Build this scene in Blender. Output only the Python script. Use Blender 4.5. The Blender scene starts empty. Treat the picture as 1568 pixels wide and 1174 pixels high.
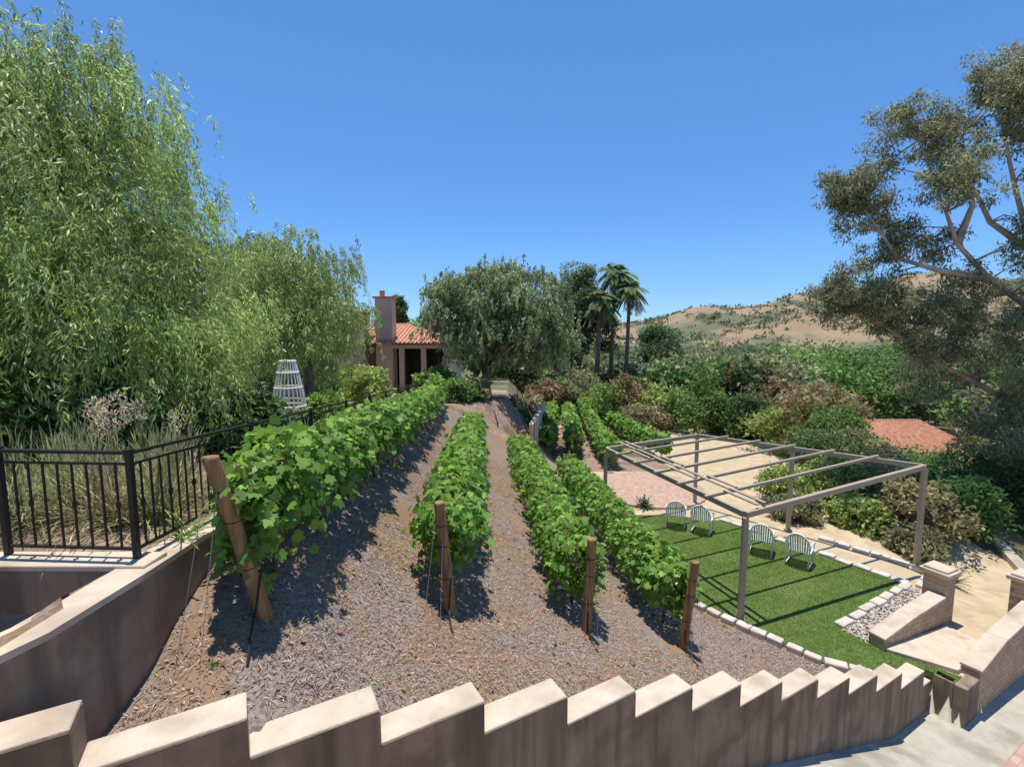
import bpy, math, random, bmesh
import numpy as np
from mathutils import Vector, Matrix
rng=np.random.default_rng(7); random.seed(7)
scene=bpy.context.scene
# ---------------------------------------------------------------- helpers
def sm(a,b,x):
    t=np.clip((x-a)/(b-a),0,1); return t*t*(3-2*t)
def nz(x,y,f=1.0,seed=0.0):
    x=x*f+seed*1.7; y=y*f-seed*2.3
    return (np.sin(x*1.0+1.3*np.sin(y*.7+seed))+np.sin(y*1.13+1.1*np.sin(x*.9+2+seed))+.6*np.sin(2.1*x+1.7*y+seed)+.5*np.sin(-2.7*y+1.9*x+1.5*np.sin(y)))/3.1
WX,WY=-1.17,3.76            # stepped wall origin (back edge), direction per step
def wall_i(x,y): return ((x-WX)*.873+(y-WY)*.488)/.905
def wall_n(x,y): return (x-WX)*.488-(y-WY)*.873
RR=np.array([-3,-1,-.3,0,.1,.22,.30,.37,.45,.53,.58,.64,.70,.74,.80,.87,.95,1.0,1.1,1.4,2.0,4])
RE=np.array([.01,.01,.005,.008,.005,.015,.027,.044,.050,.060,.079,.072,.081,.095,.108,.115,.117,.105,.105,.06,.03,.02])
def H(x,y):
    x=np.asarray(x,float); y=np.asarray(y,float)
    yc=np.clip(y,2.5,45)
    xf=-3.26-.059*(yc-4)
    upper=-1.98-.073*(yc-4)
    w=sm(20,27,yc)
    xb=xf*(1-w)+(-.4)*w
    slope=.5+.6*sm(22,27,yc)
    dx=np.maximum(0,x-xb)
    veg=upper-slope*dx-.2*sm(.8,2.0,dx)*(1-sm(5,7,dx))
    veg=veg-np.where(x>xf,.75*(1-sm(0,2.2,dx))*(1-sm(3.0,4.9,yc))+.3*(1-sm(0,.8,dx))*(1-sm(5,7.5,yc)),0)
    veg=veg-.62*(1-sm(-.12,.0,x-xf+.1))*(1-sm(3.85,4.0,y))
    veg=veg+.035*nz(x,y,2.2)*sm(0,.6,dx)+.012*nz(x,y,9,3)
    fl=-6.4-.6*sm(20,28,y)
    fl=fl-.7*sm(10.6,13,x)*(1-sm(13,17,y))
    v=np.maximum(veg,fl)
    v=v-4.5*sm(15,32,x)-3*sm(30,130,x)-3*sm(42,100,y)
    foot=np.maximum(-4.17-.3*wall_i(x,y),-7.12)
    n=wall_n(x,y); i=wall_i(x,y)
    nt=np.where(i<11.4,.15,.72)
    low=(n>nt)&(x<30)&(x>-3.15)
    plat=(n>3.2)&(i<1)
    z=np.where(low,foot,v)
    z=np.where(plat&(x>-30),-1.65,z)
    r=x/np.maximum(y,1)
    ridge=np.interp(r,RR,RE)*720
    up=sm(330,720,y+60*nz(x,y,.008,2))*(1-.35*sm(760,1300,y))
    hz=v+(ridge-v)*up+ (8*nz(x,y,.02,1)+3.5*nz(x,y,.055,4))*sm(300,420,y)*(1-sm(600,720,y))
    z=np.where(y>250,hz,z)
    return z
def Hs(x,y): return float(H(x,y))
def new_mat(name):
    m=bpy.data.materials.new(name); m.use_nodes=True
    nt=m.node_tree; b=nt.nodes["Principled BSDF"]; return m,nt,b
def N(nt,t,**k):
    n=nt.nodes.new(t)
    for a,v in k.items(): setattr(n,a,v)
    return n
def noise_mat(name,c1,c2,scale=5,rough=.85,bump=.3,c3=None,s3=.6,detail=6,bscale=None,bdist=.02,stretch=None,streak=None,lo3=.5,hi3=.62):
    m,nt,b=new_mat(name); L=nt.links
    geo=N(nt,'ShaderNodeNewGeometry'); mp=N(nt,'ShaderNodeMapping')
    L.new(geo.outputs['Position'],mp.inputs[0])
    if stretch: mp.inputs['Scale'].default_value=stretch
    n1=N(nt,'ShaderNodeTexNoise'); n1.inputs['Scale'].default_value=scale; n1.inputs['Detail'].default_value=detail; n1.inputs['Roughness'].default_value=.65
    L.new(mp.outputs[0],n1.inputs['Vector'])
    cr=N(nt,'ShaderNodeValToRGB'); cr.color_ramp.elements[0].position=.35; cr.color_ramp.elements[1].position=.65
    cr.color_ramp.elements[0].color=(*c1,1); cr.color_ramp.elements[1].color=(*c2,1)
    L.new(n1.outputs['Fac'],cr.inputs[0]); out=cr.outputs[0]
    def overlay(out,c,s,lo,hi,vec):
        n3=N(nt,'ShaderNodeTexNoise'); n3.inputs['Scale'].default_value=s; n3.inputs['Detail'].default_value=5
        L.new(vec,n3.inputs['Vector'])
        r3=N(nt,'ShaderNodeValToRGB'); r3.color_ramp.elements[0].position=lo; r3.color_ramp.elements[1].position=hi
        L.new(n3.outputs['Fac'],r3.inputs[0])
        mx=N(nt,'ShaderNodeMix',data_type='RGBA'); L.new(r3.outputs[0],mx.inputs[0]); L.new(out,mx.inputs[6]); mx.inputs[7].default_value=(*c,1)
        return mx.outputs[2]
    if c3: out=overlay(out,c3,s3,lo3,hi3,mp.outputs[0])
    if streak:
        m2=N(nt,'ShaderNodeMapping'); m2.inputs['Scale'].default_value=(5,5,.5); L.new(geo.outputs['Position'],m2.inputs[0])
        out=overlay(out,streak,1.0,.46,.68,m2.outputs[0])
    L.new(out,b.inputs['Base Color']); b.inputs['Roughness'].default_value=rough
    b.inputs['Specular IOR Level'].default_value=.25
    if bump:
        nb=N(nt,'ShaderNodeTexNoise'); nb.inputs['Scale'].default_value=bscale or scale*4; nb.inputs['Detail'].default_value=4
        L.new(mp.outputs[0],nb.inputs['Vector'])
        bp=N(nt,'ShaderNodeBump'); bp.inputs['Strength'].default_value=bump; bp.inputs['Distance'].default_value=bdist
        L.new(nb.outputs['Fac'],bp.inputs['Height']); L.new(bp.outputs[0],b.inputs['Normal'])
    return m
def leaf_mat(name,trans=.3,rough=.5,spec=.3,var=.4,gloss=True):
    m,nt,b=new_mat(name); L=nt.links
    at=N(nt,'ShaderNodeAttribute'); at.attribute_name='col'
    geo=N(nt,'ShaderNodeNewGeometry')
    mr=N(nt,'ShaderNodeMapRange'); mr.inputs['To Min'].default_value=1-var; mr.inputs['To Max'].default_value=1+var
    L.new(geo.outputs['Random Per Island'],mr.inputs['Value'])
    hs=N(nt,'ShaderNodeHueSaturation'); L.new(at.outputs['Color'],hs.inputs['Color']); L.new(mr.outputs[0],hs.inputs['Value'])
    if gloss:
        L.new(hs.outputs[0],b.inputs['Base Color']); b.inputs['Roughness'].default_value=rough; b.inputs['Specular IOR Level'].default_value=spec
    else:
        nt.nodes.remove(b); b=N(nt,'ShaderNodeBsdfDiffuse'); L.new(hs.outputs[0],b.inputs['Color']); L.new(b.outputs[0],nt.nodes['Material Output'].inputs['Surface'])
    if trans>0:
        tr=N(nt,'ShaderNodeBsdfTranslucent')
        h2=N(nt,'ShaderNodeHueSaturation'); h2.inputs['Hue'].default_value=.485; h2.inputs['Value'].default_value=1.6; L.new(hs.outputs[0],h2.inputs['Color']); L.new(h2.outputs[0],tr.inputs['Color'])
        ms=N(nt,'ShaderNodeMixShader'); ms.inputs[0].default_value=trans
        L.new(b.outputs[0],ms.inputs[1]); L.new(tr.outputs[0],ms.inputs[2])
        L.new(ms.outputs[0],nt.nodes['Material Output'].inputs['Surface'])
    return m
def flat_mat(name,c,rough=.5,metal=0,noise=.12):
    c=np.array(c); return noise_mat(name,tuple(c*(1-noise)),tuple(np.minimum(c*(1+noise),1)),scale=14,rough=rough,bump=.08)
M=dict(
 leaf=leaf_mat('foliage_leaf',.38,gloss=False), far=leaf_mat('far_foliage',.25,gloss=False), willow=leaf_mat('willow_leaf',.36,.42,.45), vine=leaf_mat('grape_leaf',.36,.5,.32,.42), chip=leaf_mat('wood_chip',0,.9,.1,.25,gloss=False),
 mulch=noise_mat('vineyard_mulch',(.17,.125,.10),(.36,.285,.24),22,.95,.5,c3=(.29,.185,.11),s3=.9,bscale=38,bdist=.03,lo3=.45,hi3=.58),
 dirt=noise_mat('dry_dirt',(.44,.33,.20),(.62,.49,.33),2.0,.95,.5,c3=(.50,.40,.25),s3=.5,bscale=25),
 soil=noise_mat('garden_soil',(.24,.155,.11),(.38,.27,.20),5,.95,.6,bscale=25,c3=(.16,.12,.07),s3=.6),
 conc=noise_mat('concrete',(.40,.365,.29),(.50,.46,.38),3,.9,.3,bscale=40,c3=(.32,.285,.23),s3=1.1),
 under=noise_mat('undergrowth',(.07,.09,.04),(.24,.2,.12),.35,.95,.5),
 hill=noise_mat('dry_hill',(.29,.20,.12),(.37,.27,.17),.03,1,0,c3=(.15,.155,.085),s3=.014,lo3=.48,hi3=.57),
 stucco_shaded=noise_mat('stucco_shaded',(.285,.21,.14),(.36,.27,.19),2.2,.9,.4,c3=(.225,.16,.11),s3=1.6,bscale=70,bdist=.012,streak=(.165,.125,.09)),  # wall faces: shade darkens the base colour; stains and streaks are real
 cap=noise_mat('stucco_cap_lit',(.57,.455,.335),(.67,.555,.43),3,.85,.35,c3=(.42,.325,.235),s3=1.7,bscale=50,bdist=.012,lo3=.5,hi3=.7),  # same render as the wall faces, sunlight on the tops painted in lighter
 wall=noise_mat('house_stucco',(.62,.44,.32),(.68,.50,.38),1,.9,.2),
 bark=noise_mat('bark',(.12,.085,.06),(.26,.2,.15),8,.9,.7,stretch=(1,1,.25),bscale=20),
 ebark=noise_mat('eucalyptus_bark',(.33,.23,.18),(.62,.5,.42),2,.8,.3,stretch=(1,1,.4)),
 post=noise_mat('wooden_post',(.24,.125,.05),(.46,.26,.11),6,.75,.35,stretch=(4,4,.5),bscale=14,c3=(.18,.11,.065),s3=2.5),
 iron=flat_mat('black_iron',(.03,.026,.023),.45),
 wire=flat_mat('wire',(.3,.29,.27),.5), hose=flat_mat('hose',(.03,.025,.02),.6),
 perg=flat_mat('pergola_paint',(.42,.34,.24),.5,noise=.06),
 white=flat_mat('white_paint',(.9,.88,.8),.4,noise=.03), green=flat_mat('green_strap',(.45,.55,.44),.5),
 turf=noise_mat('turf',(.10,.16,.03),(.15,.22,.05),3,.9,.8,bscale=120,bdist=.03,c3=(.17,.23,.065),s3=.8),
 tile=noise_mat('terracotta_tile',(.46,.19,.11),(.66,.36,.24),3,.8,.3),
 stone=noise_mat('edging_stone',(.5,.43,.36),(.7,.62,.53),5,.9,.4),
 dark=flat_mat('dark_opening',(.02,.02,.022),.2), rust=flat_mat('brown_post',(.12,.06,.04),.6),
)
def brick_mat(name,c1,c2,mortar,scale,rot=0,bw=.5,rh=.25,vert=False):
    m,nt,b=new_mat(name); L=nt.links
    geo=N(nt,'ShaderNodeNewGeometry'); mp=N(nt,'ShaderNodeMapping'); mp.inputs['Rotation'].default_value=(0,0,rot)
    src=geo.outputs['Position']
    if vert:
        dp=N(nt,'ShaderNodeVectorMath',operation='DOT_PRODUCT'); dp.inputs[1].default_value=(.87,.49,0); L.new(src,dp.inputs[0])
        sp=N(nt,'ShaderNodeSeparateXYZ'); L.new(src,sp.inputs[0]); cx=N(nt,'ShaderNodeCombineXYZ'); L.new(dp.outputs['Value'],cx.inputs[0]); L.new(sp.outputs[2],cx.inputs[1]); src=cx.outputs[0]
    L.new(src,mp.inputs[0])
    t=N(nt,'ShaderNodeTexBrick'); t.inputs['Scale'].default_value=scale; t.inputs['Color1'].default_value=(*c1,1); t.inputs['Color2'].default_value=(*c2,1); t.inputs['Mortar'].default_value=(*mortar,1)
    t.inputs['Mortar Size'].default_value=.018; t.inputs['Brick Width'].default_value=bw; t.inputs['Row Height'].default_value=rh
    L.new(mp.outputs[0],t.inputs['Vector'])
    n1=N(nt,'ShaderNodeTexNoise'); n1.inputs['Scale'].default_value=7; L.new(geo.outputs['Position'],n1.inputs['Vector'])
    mr=N(nt,'ShaderNodeMapRange'); mr.inputs['To Min'].default_value=.7; mr.inputs['To Max'].default_value=1.3; L.new(n1.outputs['Fac'],mr.inputs['Value'])
    hs=N(nt,'ShaderNodeHueSaturation'); L.new(t.outputs['Color'],hs.inputs['Color']); L.new(mr.outputs[0],hs.inputs['Value'])
    L.new(hs.outputs[0],b.inputs['Base Color']); b.inputs['Roughness'].default_value=.9
    bp=N(nt,'ShaderNodeBump'); bp.inputs['Strength'].default_value=.5; bp.inputs['Distance'].default_value=.01; bp.invert=True
    L.new(t.outputs['Fac'],bp.inputs['Height']); L.new(bp.outputs[0],b.inputs['Normal'])
    return m
M['brick']=brick_mat('brick_paving',(.45,.26,.18),(.55,.36,.27),(.36,.29,.23),2.2,-.51)
M['bwall']=brick_mat('brick_wall',(.44,.31,.19),(.54,.40,.27),(.3,.23,.16),2.6,0,vert=True)

class MB:
    def __init__(s): s.v=[];s.f=[];s.m=[]
    def add(s,vs,fs,mi=0):
        o=len(s.v); s.v+= [tuple(map(float,p)) for p in vs]; s.f+=[tuple(o+k for k in f) for f in fs]; s.m+=[mi]*len(fs)
    def prism(s,bot,top,mi=0):
        n=len(bot); fs=[tuple(range(n))[::-1],tuple(range(n,2*n))]+[(k,(k+1)%n,n+(k+1)%n,n+k) for k in range(n)]
        s.add(list(bot)+list(top),fs,mi)
    def box(s,c,d,rz=0,mi=0):
        c=Vector(c); co,si=math.cos(rz),math.sin(rz); hx,hy,hz=d[0]/2,d[1]/2,d[2]/2
        q=[(-hx,-hy),(hx,-hy),(hx,hy),(-hx,hy)]
        P=[(c.x+a*co-b*si,c.y+a*si+b*co) for a,b in q]
        s.prism([(x,y,c.z-hz) for x,y in P],[(x,y,c.z+hz) for x,y in P],mi)
    def beam(s,p0,p1,w,h,mi=0,up=(0,0,1)):
        p0=Vector(p0);p1=Vector(p1); d=(p1-p0).normalized(); u=Vector(up)
        if abs(d.dot(u))>.98: u=Vector((0,1,0))
        r=d.cross(u).normalized(); u=r.cross(d).normalized()
        q=[(-w/2,-h/2),(w/2,-h/2),(w/2,h/2),(-w/2,h/2)]
        s.prism([p0+r*a+u*b for a,b in q],[p1+r*a+u*b for a,b in q],mi)
    def tube(s,pts,rad,seg=7,mi=0):
        pts=[Vector(p) for p in pts]; n=len(pts)
        if not hasattr(rad,'__len__'): rad=[rad]*n
        o=[]
        for k,p in enumerate(pts):
            d=(pts[min(k+1,n-1)]-pts[max(k-1,0)]).normalized()
            a=Vector((0,0,1)) if abs(d.z)<.9 else Vector((1,0,0))
            r=d.cross(a).normalized(); u=r.cross(d)
            for j in range(seg):
                t=2*math.pi*j/seg; o.append(p+r*math.cos(t)*rad[k]+u*math.sin(t)*rad[k])
        fs=[]
        for k in range(n-1):
            for j in range(seg):
                a=k*seg+j;b=k*seg+(j+1)%seg; fs.append((a,b,b+seg,a+seg))
        fs.append(tuple(range(seg))[::-1]); fs.append(tuple((n-1)*seg+j for j in range(seg)))
        s.add(o,fs,mi)
    def obj(s,name,mats,parent=None,smooth=False,bevel=0):
        me=bpy.data.meshes.new(name); me.from_pydata(s.v,[],s.f)
        for m in mats: me.materials.append(m)
        me.polygons.foreach_set('material_index',s.m)
        if smooth: me.polygons.foreach_set('use_smooth',[True]*len(s.f))
        me.update(); ob=bpy.data.objects.new(name,me); scene.collection.objects.link(ob)
        bm=bmesh.new(); bm.from_mesh(me); bmesh.ops.recalc_face_normals(bm,faces=bm.faces); bm.to_mesh(me); bm.free()
        if bevel:
            b=ob.modifiers.new('bevel','BEVEL'); b.width=bevel; b.segments=2; b.limit_method='ANGLE'
        if parent: setp(ob,parent)
        return ob
def setp(ob,parent):
    ob.parent=parent; ob.matrix_parent_inverse=Matrix.Translation(-Vector(parent.location))
def root(name,loc=(0,0,0)):
    e=bpy.data.objects.new(name,None); e.location=loc; e.empty_display_size=.3; scene.collection.objects.link(e); return e
T_DIA=np.array([(0,0,0),(.5,.45,0.05),(0,1,-.05),(-.5,.45,0.05)])
T_GRAPE=np.array([(0,0,0),(.3,-.12,-.04),(.52,.15,-.13),(.40,.35,-.05),(.46,.68,-.14),(.2,.66,0),(0,.95,-.12),(-.2,.66,0),(-.46,.68,-.14),(-.40,.35,-.05),(-.52,.15,-.13),(-.3,-.12,-.04)])
def norm(a): return a/np.maximum(np.linalg.norm(a,axis=1,keepdims=True),1e-9)
def leaves(name,pos,axis,nrm,ln,wd,col,tmpl=T_DIA,mat=None,parent=None):
    n=len(pos); k=len(tmpl); Y=norm(axis); X=norm(np.cross(Y,nrm)); Z=np.cross(X,Y)
    ln=np.broadcast_to(ln,(n,)); wd=np.broadcast_to(wd,(n,))
    V=pos[:,None,:]+tmpl[None,:,0,None]*(X*wd[:,None])[:,None,:]+tmpl[None,:,1,None]*(Y*ln[:,None])[:,None,:]+tmpl[None,:,2,None]*(Z*ln[:,None])[:,None,:]
    me=bpy.data.meshes.new(name); me.vertices.add(n*k); me.vertices.foreach_set('co',V.astype(np.float32).ravel())
    me.loops.add(n*k); me.loops.foreach_set('vertex_index',np.arange(n*k,dtype=np.int32))
    me.polygons.add(n); me.polygons.foreach_set('loop_start',np.arange(0,n*k,k,dtype=np.int32))
    me.update(calc_edges=True)
    a=me.attributes.new('col','FLOAT_COLOR','FACE')
    c=np.ones((n,4),np.float32); c[:,:3]=np.clip(col,0.004,.9); a.data.foreach_set('color',c.ravel())
    me.materials.append(mat or M['leaf'])
    ob=bpy.data.objects.new(name,me); scene.collection.objects.link(ob)
    if parent: setp(ob,parent)
    return ob
def rdir(n): return norm(rng.normal(size=(n,3)))
def cvar(col,n,v=.15):
    return np.array(col)[None,:]*(1+rng.normal(size=(n,1))*v)*(1+rng.normal(size=(n,3))*.05)
def shell_pts(ells,n,lo=.7,hi=1.0,zmin=-1):
    vol=np.array([r[0]*r[1]*r[2] for c,r in ells])**.67; cnt=rng.multinomial(n,vol/vol.sum()); P=[];D=[]
    for (c,r),k in zip(ells,cnt):
        d=rdir(k*3+3); d=d[d[:,2]>zmin][:k]; q=lo+(hi-lo)*rng.random((len(d),1))**.6
        P.append(np.array(c)+d*np.array(r)*q); D.append(d)
    return np.vstack(P),np.vstack(D)
def weep(ells,nclu,nstr,nleaf,L,ll,lw,col,spread=.45,lo=.55,arch=.45):
    cp,cd=shell_pts(ells,nclu,lo,1.0,-.75)
    C=len(cp)
    idx=np.repeat(np.arange(C),nstr)
    sp=cp[idx]+rng.normal(size=(len(idx),3))*spread*np.array([1,1,.6])
    out=cd[idx]+rng.normal(size=(len(idx),3))*.5; out[:,2]=np.abs(out[:,2])*.4; out=norm(out)
    SL=L*(.45+rng.random(len(idx))*.9)
    bright=(.65+.7*rng.random(C))
    k=np.repeat(np.arange(len(idx)),nleaf); t=rng.random(len(k))
    p=sp[k]+out[k]*(SL[k]*arch*np.sqrt(t))[:,None]; p[:,2]-=SL[k]*t**1.4*.95
    p+=rng.normal(size=p.shape)*.035
    ax=out[k]*(.5*(1-t))[:,None]+rng.normal(size=(len(k),3))*.38; ax[:,2]-=.8
    nr=rng.normal(size=(len(k),3))+cd[idx][k]*.9+np.array([0,0,.8])
    c=cvar(col,len(k),.12)*bright[idx][k][:,None]
    yel=rng.random(len(k))<.16; c[yel]*=np.array([1.6,1.45,1.4])
    return p,ax,nr,ll*(.7+.6*rng.random(len(k))),lw*(.8+.4*rng.random(len(k))),c,cp
def clumps(cents,rads,nper,ll,lw,col,flat=.75,cols=None,inner=.55):
    C=len(cents); idx=np.repeat(np.arange(C),nper); d=rdir(len(idx))
    q=inner+(1.12-inner)*rng.random((len(idx),1))
    p=cents[idx]+d*rads[idx][:,None]*q*np.array([1,1,flat])
    nr=d+rng.normal(size=d.shape)*.6+np.array([0,0,.45]); ax=rng.normal(size=d.shape)+d*.5; ax[:,2]-=.4
    b=.7+.6*rng.random(C)
    c=(cols[idx] if cols is not None else np.array(col)[None,:])*b[idx][:,None]*(1+rng.normal(size=(len(idx),1))*.15)
    return p,ax,nr,ll*(.6+.8*rng.random(len(idx))),lw*(.6+.8*rng.random(len(idx))),c
def branchwork(base,fork,targets,r0,mat,parent,r1=.015,seg=7,name='trunk',wob=.25):
    mb=MB(); base=Vector(base); fork=Vector(fork)
    mid=(base+fork)/2+Vector((random.uniform(-.15,.15),random.uniform(-.1,.1),0))
    mb.tube([base-Vector((0,0,.3)),base+Vector((0,0,.1)),mid,fork],[r0*1.5,r0*1.15,r0*.9,r0*.75],10)
    for t in targets:
        t=Vector(t); d=t-fork; m1=fork+d*.35+Vector((0,0,d.length*.10))+Vector([random.uniform(-wob,wob)*d.length*.2 for _ in range(3)])
        m2=fork+d*.7+Vector((0,0,d.length*.08))+Vector([random.uniform(-wob,wob)*d.length*.15 for _ in range(3)])
        mb.tube([fork-Vector((0,0,.1)),m1,m2,t],[r0*.45,r0*.25,r0*.12,r1],seg)
    mb.obj(name,[mat],parent,smooth=True)

# ---------------------------------------------------------------- ground
def axis_pts(lo,hi,dense_lo,dense_hi,st=.1,g=.05,mx=13):
    a=list(np.arange(dense_lo,dense_hi+1e-6,st))
    x=dense_hi
    while x<hi: x+=min(mx,max(st,(x-dense_hi)*g+st)); a.append(x)
    x=dense_lo; b=[]
    while x>lo: x-=min(mx*4,max(st,(dense_lo-x)*g*1.6+st)); b.append(x)
    return np.array(b[::-1]+a)
xs=axis_pts(-1500,1300,-5.2,13,.11); ys=axis_pts(-300,1500,.2,13,.11,.045,14)
GX,GY=np.meshgrid(xs,ys); GZ=H(GX,GY)
nx,ny=len(xs),len(ys)
me=bpy.data.meshes.new('ground')
V=np.stack([GX,GY,GZ],-1).reshape(-1,3).astype(np.float32)
ii=np.arange(ny-1)[:,None]*nx+np.arange(nx-1)[None,:]; F=np.stack([ii,ii+1,ii+nx+1,ii+nx],-1).reshape(-1,4).astype(np.int32)
me.vertices.add(len(V)); me.vertices.foreach_set('co',V.ravel()); me.loops.add(F.size); me.loops.foreach_set('vertex_index',F.ravel())
me.polygons.add(len(F)); me.polygons.foreach_set('loop_start',np.arange(0,F.size,4,dtype=np.int32)); me.update(calc_edges=True)
cx=((GX[1:,1:]+GX[:-1,:-1])/2).ravel(); cy=((GY[1:,1:]+GY[:-1,:-1])/2).ravel()
n_=wall_n(cx,cy); i_=wall_i(cx,cy); nt_=np.where(i_<11.4,.15,.72)
mi=np.full(len(F),1)
xf_=-3.26-.059*(cy-4)
stone_x=np.where(cy>10.8,4.33-.2*(cy-10.8),4.33+(10.8-cy)*.863)
mi[(cx<xf_)]=2
mi[(cx>xf_)&(cx<stone_x)&(cy<24)]=0
mi[(cy>22.5+.5*nz(cx,cy,1))&(cx<8)&(cy<36)]=2
mi[(cx>15+1.2*nz(cx,cy,.4))|(cy>37)]=4
bedge=1.0+np.clip((i_-8)*.24,0,.75)
mi[(n_>nt_)&(cx>-3.2)&(cx<40)&(n_<bedge)]=3
mi[(n_>=bedge)&(cx>-3.2)&(n_<60)&(cx<30)]=2
mi[(cy>170)]=5
for m in [M['mulch'],M['dirt'],M['soil'],M['conc'],M['under'],M['hill']]: me.materials.append(m)
me.polygons.foreach_set('material_index',mi.astype(np.int32)); me.polygons.foreach_set('use_smooth',np.ones(len(F),bool))
g=bpy.data.objects.new('ground',me); scene.collection.objects.link(g)

def in_mulch(x,y):
    return (x>-3.0-.059*(y-4))&(x<np.where(y>10.8,4.2-.2*(y-10.8),4.2+(10.8-y)*.863))&(wall_n(x,y)<-.03)
k=330000; x=rng.uniform(-3.4,6.5,k); y=2.6+rng.random(k)**1.5*16; ok=in_mulch(x,y); x=x[ok];y=y[ok]
dens=nz(x,y,1.3,5)+.7*rng.random(len(x)); ok=dens>-.1; x=x[ok][:140000];y=y[ok][:140000]
n=len(x); pos=np.stack([x,y,H(x,y)+.006+.012*rng.random(n)],1); ax=rng.normal(size=(n,3)); ax[:,2]*=.25
nr=np.array([[0,0,1.]])+rng.normal(size=(n,3))*.3
pal=np.array([(.40,.315,.26),(.27,.20,.16),(.52,.43,.36),(.17,.12,.09),(.35,.285,.25),(.37,.25,.165)]); cc=pal[rng.integers(0,6,n)]
leaves('wood_chip_mulch',pos,ax,nr,.03+.065*rng.random(n)**1.5,.005+.007*rng.random(n),cc,mat=M['chip'])
k=520; x=rng.uniform(-3,5,k); y=rng.uniform(3.2,12,k); ok=in_mulch(x,y); x=x[ok];y=y[ok]; n=len(x)
pos=np.stack([x,y,H(x,y)+.03],1); ax=rng.normal(size=(n,3)); ax[:,2]*=.3
leaves('fallen_leaves',pos,ax,np.array([[0,0,1.]])+rng.normal(size=(n,3))*.5,.04+.04*rng.random(n),.045,np.array([(.40,.15,.06),(.28,.2,.10),(.25,.19,.1),(.11,.19,.04)])[rng.integers(0,4,n)],tmpl=T_GRAPE,mat=M['chip'])

# ---------------------------------------------------------------- stepped wall
D=Vector((.79,.442,0)); Nn=Vector((.488,-.873,0)); P0=Vector((WX,WY,0)); Dn=D.normalized()
R=root('stepped_stucco_wall',(WX,WY,-4)); mb=MB(); cb=MB()
for i in range(-4,13):
    a=P0+D*(i-1); b=P0+D*i
    if i==12: b=P0+D*11.35
    zt=-2.92-.30*i; zb=min(zt-1.55,-4.17-.3*i-.3); zb=max(zb,-7.6)
    q=[a,b,b+Nn*.28,a+Nn*.28]
    mb.prism([(p.x,p.y,zb) for p in q],[(p.x,p.y,zt-.035) for p in q])
    e=.0015
    q=[a-Dn*e-Nn*.003,b-Dn*e-Nn*.003,b-Dn*e+Nn*.283,a-Dn*e+Nn*.283]
    j=lambda: random.uniform(-.008,.008)
    cb.prism([(p.x,p.y,zt-.035) for p in q],[(p.x+j(),p.y+j(),zt+j()) for p in q])
mb.obj('wall_body',[M['stucco_shaded']],R); cb.obj('wall_caps',[M['cap']],R,bevel=.018)
R=root('lawn_edge_curb',(8,8.4,-6.5)); mb=MB()
a=P0+D*11.36; q=[a+Nn*.302,a+Dn*.18+Nn*.302,a+Dn*.18+Nn*.6,a+Nn*.6]; mb.prism([(p.x,p.y,-7.5) for p in q],[(p.x,p.y,-6.37) for p in q])
b=P0+D*12.3; q=[a+Nn*.602,b+Nn*.602,b+Nn*.80,a+Nn*.80]; mb.prism([(p.x,p.y,-7.5) for p in q],[(p.x,p.y,-6.375) for p in q])
mb.obj('curb',[M['stucco_shaded']],R,bevel=.02)

# ---------------------------------------------------------------- left retaining wall
R=root('retaining_wall',(-3.1,3,-2)); mb=MB(); cb=MB()
pl=[(-4.6,1.2),(-3.75,1.75),(-3.28,2.35),(-3.06,3.0),(-3.02,3.8),(-3.08,4.6),(-3.12,5.4)]+[(-3.10-.059*(y-4),y) for y in range(6,31,2)]
def offs(pl,d):
    o=[]
    for k,p in enumerate(pl):
        a=Vector(pl[max(k-1,0)]);b=Vector(pl[min(k+1,len(pl)-1)]); t=(b-a).normalized(); nn=Vector((-t.y,t.x)); o.append((p[0]+nn.x*d,p[1]+nn.y*d))
    return o
ol=offs(pl,.3)
def ztop(y): return -1.96-.073*(max(y,4)-4)
for k in range(len(pl)-1):
    A,B,C,E=pl[k],pl[k+1],ol[k+1],ol[k]; za,zb=ztop(A[1]),ztop(B[1])
    mb.prism([(A[0],A[1],za-1.6),(B[0],B[1],zb-1.6),(C[0],C[1],zb-1.6),(E[0],E[1],za-1.6)],[(A[0],A[1],za-.05),(B[0],B[1],zb-.05),(C[0],C[1],zb-.05),(E[0],E[1],za-.05)])
po,oo=offs(pl,-.004),offs(pl,.304)
for k in range(len(pl)-1):
    A,B,C,E=po[k],po[k+1],oo[k+1],oo[k]; za,zb=ztop(A[1]),ztop(B[1])
    cb.prism([(A[0],A[1],za-.05),(B[0],B[1],zb-.05),(C[0],C[1],zb-.05),(E[0],E[1],za-.05)],[(A[0],A[1],za),(B[0],B[1],zb),(C[0],C[1],zb),(E[0],E[1],za)])
mb.obj('wall_body',[M['stucco_shaded']],R); cb.obj('wall_cap',[M['cap']],R)
R=root('planter_wall',(-4.2,4,-2)); mb=MB(); mb.box((-4.05,4.02,-2.45),(1.9,.26,.92)); mb.obj('planter_body',[M['stucco_shaded']],R)
mb=MB(); mb.box((-4.05,4.02,-1.965),(1.92,.28,.05)); mb.obj('planter_cap',[M['cap']],R,bevel=.01)

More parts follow.
